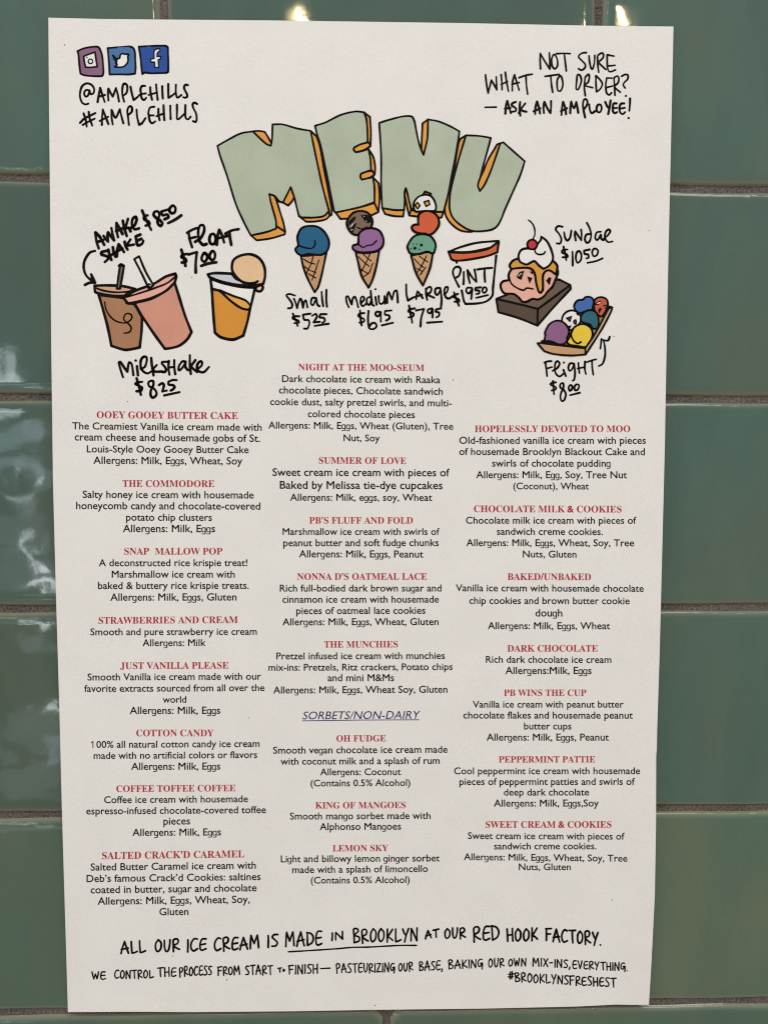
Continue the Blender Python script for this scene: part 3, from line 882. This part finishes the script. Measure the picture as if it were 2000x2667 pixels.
ring = [i for i in range(nu)] + [j * nu + nu - 1 for j in range(1, nv)] + [(nv - 1) * nu + i for i in range(nu - 2, -1, -1)] + [j * nu for j in range(nv - 2, 0, -1)]
for i, a in enumerate(ring):
    b_ = ring[(i + 1) % len(ring)]; o4 = len(fv); fv += [fv[a], fv[b_], fv[b_ + nn], fv[a + nn]]; faces.append((o4, o4 + 1, o4 + 2, o4 + 3))
sheet = new_mesh('paper_sheet', fv, faces, [PAPER], smooth=True, parent=menu)
for p in sheet.data.polygons:                       # the cut edge stays a crisp arris
    if p.index >= 2 * (nu - 1) * (nv - 1): p.use_smooth = False

# ---------------------------------------------------------------- printing tools
BLACK = '1b1715'
LAYER = .0020; FIRST = .009
START = {'medium_cone_drawing': 85, 'large_cone_drawing': 85, 'pint_caption': 20, 'large_caption': 20, 'flight_drawing': 45, 'awake_shake_caption': 30, 'float_caption': 30}
class Print:
    """collects flat shapes in trace-grid coordinates, each colour change one hair prouder than the last"""
    def __init__(s): s.v = []; s.f = []; s.m = []; s.mats = []; s.z = []; s.last = None; s.layer = 0
    def slot(s, h):
        if h not in s.mats: s.mats.append(h)
        return s.mats.index(h)
    def add(s, verts, faces, h, solid=False):
        if h != s.last or solid: s.layer += 1
        s.last = h; o = len(s.v)
        s.v += [tuple(q) for q in verts]; s.z += [s.layer] * len(verts)
        s.f += [tuple(i + o for i in fc) for fc in faces]; s.m += [s.slot(h)] * len(faces)
    def build(s, name, parent, start=0):
        a = np.array(s.v); z = np.array(s.z) + start
        P = to_sheet(a[:, 0], a[:, 1], FIRST + LAYER * z)
        o = new_mesh(name, P.tolist(), s.f, [ink(h) for h in s.mats], s.m, parent=parent)
        bm = bmesh.new(); bm.from_mesh(o.data)
        bad = [f for f in bm.faces if f.normal.y > 0]
        if bad: bmesh.ops.reverse_faces(bm, faces=bad)
        bm.to_mesh(o.data); bm.free()
        return o
def parse(txt):
    pts, corner = [], []
    for t in txt.split():
        c = t.endswith('!'); x, y = t.rstrip('!').split(',')
        pts.append((float(x), float(y))); corner.append(c)
    return pts, corner
def curve(pts, corner, closed, sub=4):
    """Catmull-Rom through the points, broken at corners"""
    n_ = len(pts)
    if n_ < 3: return list(pts)
    out = []
    segs = n_ if closed else n_ - 1
    for i in range(segs):
        p1, p2 = pts[i], pts[(i + 1) % n_]
        p0 = pts[i - 1] if (i > 0 or closed) and not corner[i] else (2 * p1[0] - p2[0], 2 * p1[1] - p2[1])
        p3 = pts[(i + 2) % n_] if (i + 2 < n_ or closed) and not corner[(i + 1) % n_] else (2 * p2[0] - p1[0], 2 * p2[1] - p1[1])
        # centripetal-ish: limit the tangents to the segment length
        L_ = math.hypot(p2[0] - p1[0], p2[1] - p1[1]) or 1
        def tan(a, b_):
            tx, ty = (b_[0] - a[0]) / 2, (b_[1] - a[1]) / 2; l = math.hypot(tx, ty) or 1
            k_ = min(1, L_ / l); return tx * k_, ty * k_
        t1, t2 = tan(p0, p2), tan(p1, p3)
        for q in range(sub):
            t = q / sub; a, b_, c, d = 2 * t ** 3 - 3 * t * t + 1, t ** 3 - 2 * t * t + t, -2 * t ** 3 + 3 * t * t, t ** 3 - t * t
            out.append((a * p1[0] + b_ * t1[0] + c * p2[0] + d * t2[0], a * p1[1] + b_ * t1[1] + c * p2[1] + d * t2[1]))
    if not closed: out.append(pts[-1])
    return out
rs = random.Random(11)
def stroke_mesh(line, w_, closed, vary=.10):
    """a felt-pen line: even ribbon with round ends and joints, its width breathing a little"""
    V, F = [], []
    n_ = len(line); seed = rs.uniform(0, 6.28)
    r = []
    s_ = 0
    for i in range(n_):
        if i: s_ += math.hypot(line[i][0] - line[i - 1][0], line[i][1] - line[i - 1][1])
        r.append(w_ / 2 * (1 + vary * math.sin(seed + s_ / (w_ * 2.3)) + vary * .5 * math.sin(seed * 3 + s_ / (w_ * .9))))
    for i in range(n_ if closed else n_ - 1):
        (x1, y1), (x2, y2) = line[i], line[(i + 1) % n_]; r1, r2 = r[i], r[(i + 1) % n_]
        dx, dy = x2 - x1, y2 - y1; l = math.hypot(dx, dy)
        if l < 1e-6: continue
        nx, ny = -dy / l, dx / l; o = len(V)
        V += [(x1 + nx * r1, y1 + ny * r1), (x2 + nx * r2, y2 + ny * r2), (x2 - nx * r2, y2 - ny * r2), (x1 - nx * r1, y1 - ny * r1)]; F.append((o, o + 1, o + 2, o + 3))
    for i in range(n_):
        if 0 < i < n_ - 1 or closed:
            a, b_, c = line[i - 1], line[i], line[(i + 1) % n_]
            t1 = math.atan2(b_[1] - a[1], b_[0] - a[0]); t2 = math.atan2(c[1] - b_[1], c[0] - b_[0])
            if abs((t2 - t1 + math.pi) % (2 * math.pi) - math.pi) < .10: continue
            k_ = 8
        else: k_ = 12
        o = len(V)
        V += [(line[i][0] + r[i] * math.cos(2 * math.pi * q / k_), line[i][1] + r[i] * math.sin(2 * math.pi * q / k_)) for q in range(k_)]
        F.append(tuple(range(o, o + k_)))
    return V, F
def poly_mesh(line, cell=60.0):
    """fill of an outline, cut into cells so that it follows the curve of the sheet"""
    tri = tessellate_polygon([[Vector((x, y, 0)) for x, y in line]])
    bm = bmesh.new(); vs = [bm.verts.new((x, y, 0)) for x, y in line]
    for t in tri:
        try: bm.faces.new([vs[i] for i in t])
        except ValueError: pass
    xs = [p[0] for p in line]; ys = [p[1] for p in line]
    for ax, lo, hi in ((0, min(xs), max(xs)), (1, min(ys), max(ys))):
        c = math.ceil(lo / cell) * cell
        while c < hi:
            p = [0, 0, 0]; p[ax] = c; nrm = [0, 0, 0]; nrm[ax] = 1
            bmesh.ops.bisect_plane(bm, geom=bm.verts[:] + bm.edges[:] + bm.faces[:], plane_co=p, plane_no=nrm); c += cell
    bm.verts.index_update()
    V = [(v.co.x, v.co.y) for v in bm.verts]; F = [tuple(v.index for v in f.verts) for f in bm.faces]; bm.free()
    return V, F

def draw_art():
    part = None; pr = None; name = None; sub = False; w_ = 20; ox = oy = 0; s = 1; start = 0
    def flush():
        nonlocal part, pr, start
        if pr is None or not pr.v: return
        if sub:
            if part is None:                       # the first named piece of a drawing carries the others
                part = bpy.data.objects.new(name, None); COL.objects.link(part); part.parent = menu
            pr.build(sub, part, start)
        else:
            q = pr.build(name, menu, start)
            if name == 'paper_specks': q['kind'] = 'stuff'
        start += pr.layer; pr = Print()
    for ln in ART.strip().split('\n'):
        c, _, rest = ln.partition(' ')
        if c == '@':
            flush(); nm, a, b_, d = rest.split(); name = nm; ox, oy, s = float(a), float(b_), float(d) / 1659; part = None; sub = False; pr = Print(); start = START.get(nm, 0)
        elif c == '#': flush(); sub = rest.strip(); pr = Print()
        elif c == 'w': w_ = float(rest)
        else:
            T_ = lambda L_: [(ox + x * s, oy + y * s) for x, y in L_]
            if c in 'sc':
                for q in rest.split('|'):
                    p, k_ = parse(q); V, F = stroke_mesh(T_(curve(p, k_, c == 'c')), w_ * s * PENK, c == 'c'); pr.add(V, F, BLACK)
            elif c in 'fo':
                h, _, q = rest.partition(' ')
                if h == '17130f': h = BLACK
                p, k_ = parse(q); line = T_(curve(p, k_, True))
                V, F = poly_mesh(line); pr.add(V, F, h, True)
                if c == 'o': V, F = stroke_mesh(line, w_ * s * PENK, True, .07); pr.add(V, F, BLACK)
            elif c == 'd':
                q, r = rest.split(); x, y = map(float, q.split(',')); r = float(r) * s; x, y = ox + x * s, oy + y * s
                V = [(x + r * (1 + .1 * math.sin(3 * a)) * math.cos(a), y + r * math.sin(a)) for a in [i * math.pi / 6 for i in range(12)]]
                pr.add(V, [tuple(range(12))], BLACK)
            elif c == 'p':
                h, ww, q = rest.split(' ', 2); p, k_ = parse(q)
                if h == '17130f': h = BLACK
                V, F = stroke_mesh(T_(curve(p, k_, False)), float(ww) * s, False); pr.add(V, F, h)
            elif c == 'e':
                h, q, r, _a = rest.split(); x, y = map(float, q.split(',')); rx, ry = map(float, r.split(','))
                line = T_([(x + rx * math.cos(a), y + ry * math.sin(a)) for a in [i * math.pi / 12 for i in range(24)]])
                V, F = poly_mesh(line); pr.add(V, F, h, True); V, F = stroke_mesh(line, w_ * s, True); pr.add(V, F, BLACK)
    flush()
draw_art()

# the two hand-lettered lines at the foot and the hashtag
def pen_words(words, name):
    r = random.Random(3)
    pr = Print()
    for text, x0, y0, x1, y1, h, pw in words:
        gl = []
        tot = 0
        for ch in text:
            wd, st = PEN[ch].split('|'); wd = float(wd); gl.append((tot, wd, st)); tot += wd + .9
        tot -= .9 + .8
        k_ = (x1 - x0) / tot
        for gx, wd, st in gl:
            jy = r.uniform(-.03, .03) * h; jh = r.uniform(.95, 1.06); sl = r.uniform(-.02, .03)
            for q in st.split('/'):
                p, c = parse(q)
                L_ = curve([(gx - .4 + x, y) for x, y in p], c, False)
                out = []
                for x, y in L_:
                    X = x0 + k_ * (x + sl * (10 - y)); f = (X - x0) / (x1 - x0)
                    out.append((X, y0 + (y1 - y0) * f + jy - (10 - y) / 10 * h * jh))
                V, F = stroke_mesh(out, pw * 1.06, False, .08); pr.add(V, F, BLACK)
    return pr.build(name, menu)
pen_words(FOOT1, 'handwritten_line'); pen_words(FOOT2, 'handwritten_line'); pen_words(FOOT3, 'handwritten_line')

# ---------------------------------------------------------------- typeset text
def bold_serif(t): return ''.join(chr(0x1D400 + ord(c) - 65) if 'A' <= c <= 'Z' else c for c in t)
TMP = {}
def raw_text(t, weight):
    key = (t, weight)
    if key in TMP: return TMP[key]
    cu = bpy.data.curves.new('t', 'FONT'); cu.body = t; cu.offset = weight; cu.resolution_u = 3
    o = bpy.data.objects.new('t', cu); COL.objects.link(o)
    dg = bpy.context.evaluated_depsgraph_get(); dg.update()
    me = bpy.data.meshes.new_from_object(o.evaluated_get(dg))
    V = np.array([v.co[:2] for v in me.vertices]) if len(me.vertices) else np.zeros((0, 2))
    F = [tuple(p.vertices) for p in me.polygons]
    bpy.data.objects.remove(o); bpy.data.curves.remove(cu); bpy.data.meshes.remove(me)
    TMP[key] = (V, F); return V, F
def edge(t): 
    V, F = raw_text(t, 0.0); return (V[:, 0].min(), V[:, 0].max())
ADV = {}
def advance(a, gap, b_):
    """distance between the origins of two neighbouring letters, kerning included"""
    k_ = (a, gap, b_)
    if k_ not in ADV: ADV[k_] = edge(a + gap + b_)[1] - edge(b_)[1]
    return ADV[k_]
SMALL_G = chr(0x1D5BA + 6); ONE = chr(0x1D7E2 + 1)
def typeset(t, kind):
    V, F = [], []
    x = 0; prev = None; gap = ''
    wt = {'b': WT_BODY, 'H': .004, 'S': .002}[kind]
    for ch in t:
        if ch == ' ': gap += ' '; continue
        g = bold_serif(ch) if kind == 'H' else ch
        if prev is not None: x += advance(prev, gap, g)
        gap = ''
        draw, kx, ky, dx = g, 1, 1, 0
        if kind == 'b':
            if ch == 'g': draw, kx, ky = SMALL_G, .80, .84
            elif ch == '1': draw, kx, ky, dx = ONE, .82, .94, -.06
            elif ch in 'acemnorsuvwxzpqy': ky = 1.035
        if kind == 'H' and ch in '&': kx, ky, dx = 1.05, 1.0, -.05
        twin = kind != 'H' and ch in 'gM'                # these outlines do not take an offset: overprint them instead
        a, f = raw_text(draw, 0 if twin else (wt if not (kind == 'H' and ch in '’&/-') else .022))
        if twin and len(a):
            wv = wt * 1.0; n0 = len(a)
            sh_ = [(wv, wv * .6), (-wv, wv * .6), (wv, -wv * .6), (-wv, -wv * .6)]
            a = np.concatenate([a + np.array(q) / [kx, ky] for q in sh_]); f = [tuple(i + n0 * q for i in fc) for q in range(4) for fc in f]
        if len(a):
            dx2 = 0
            if draw == SMALL_G: dx2 = edge('g')[0] - edge(draw)[0] * kx
            o = sum(len(q) for q in V)
            sh = a * [kx, ky] + [x + dx + dx2, 0]
            V.append(sh); F += [tuple(i + o for i in q) for q in f]
        prev = g
    return np.concatenate(V), F
def place(t, kind, ox, oy, x0, x1, ya, yb, pr, h):
    s = 530 / 1659
    V, F = typeset(t, kind)
    lo, hi = V[:, 0].min(), V[:, 0].max()
    X0, X1, YA, YB = ox + x0 * s, ox + x1 * s, oy + ya * s, oy + yb * s
    slant = .21 if kind == 'S' else 0
    if slant: V = V + np.stack([V[:, 1] * slant, V[:, 1] * 0], -1); lo, hi = V[:, 0].min(), V[:, 0].max()
    k_ = (X1 - X0) / (hi - lo); f = (V[:, 0] - lo) / (hi - lo)
    ky = k_ * {'b': .955, 'H': 1.0, 'S': .97}[kind]
    pr.add(list(zip(X0 + (V[:, 0] - lo) * k_, YA + (YB - YA) * f - V[:, 1] * ky)), F, h)
def set_text():
    ox = oy = 0; title = None; body = None; head = None
    RED, NAVY = 'a8252f', '0e1c66'
    def close():
        if body is not None and body.v:
            o = body.build('menu_entry', menu)
            if title is not None: title.build('entry_title', o)
        elif title is not None and title.v: title.build('section_title', menu)
    for ln in TEXT.split('\n'):
        if ln.startswith('B ') and '|' not in ln: ox, oy = map(float, ln[2:].split()); continue
        t, nums = ln.split('|'); x0, x1, ya, yb = map(float, nums.split())
        if t.startswith('H '):
            close(); title, body = Print(), Print(); place(t[2:], 'H', ox, oy, x0, x1, ya, yb, title, RED)
        elif t.startswith('S '):
            close(); title, body = Print(), None; place(t[2:], 'S', ox, oy, x0, x1, ya, yb, title, NAVY)
            s = 530 / 1659; V, F = stroke_mesh([(ox + q * s, oy + r * s) for q, r in ((305, 149), (500, 146), (780, 142), (1030, 141), (1255, 140))], 2.2, False, .02); title.add(V, F, NAVY)
        else: place(t, 'b', ox, oy, x0, x1, ya, yb, body, '1a1817')
    close()
set_text()

# the poster's own origin: bottom middle of the sheet
org = Vector(to_sheet(930.0, 2630.0).tolist())
for ch in menu.children: ch.location = ch.location - org
menu.location = org
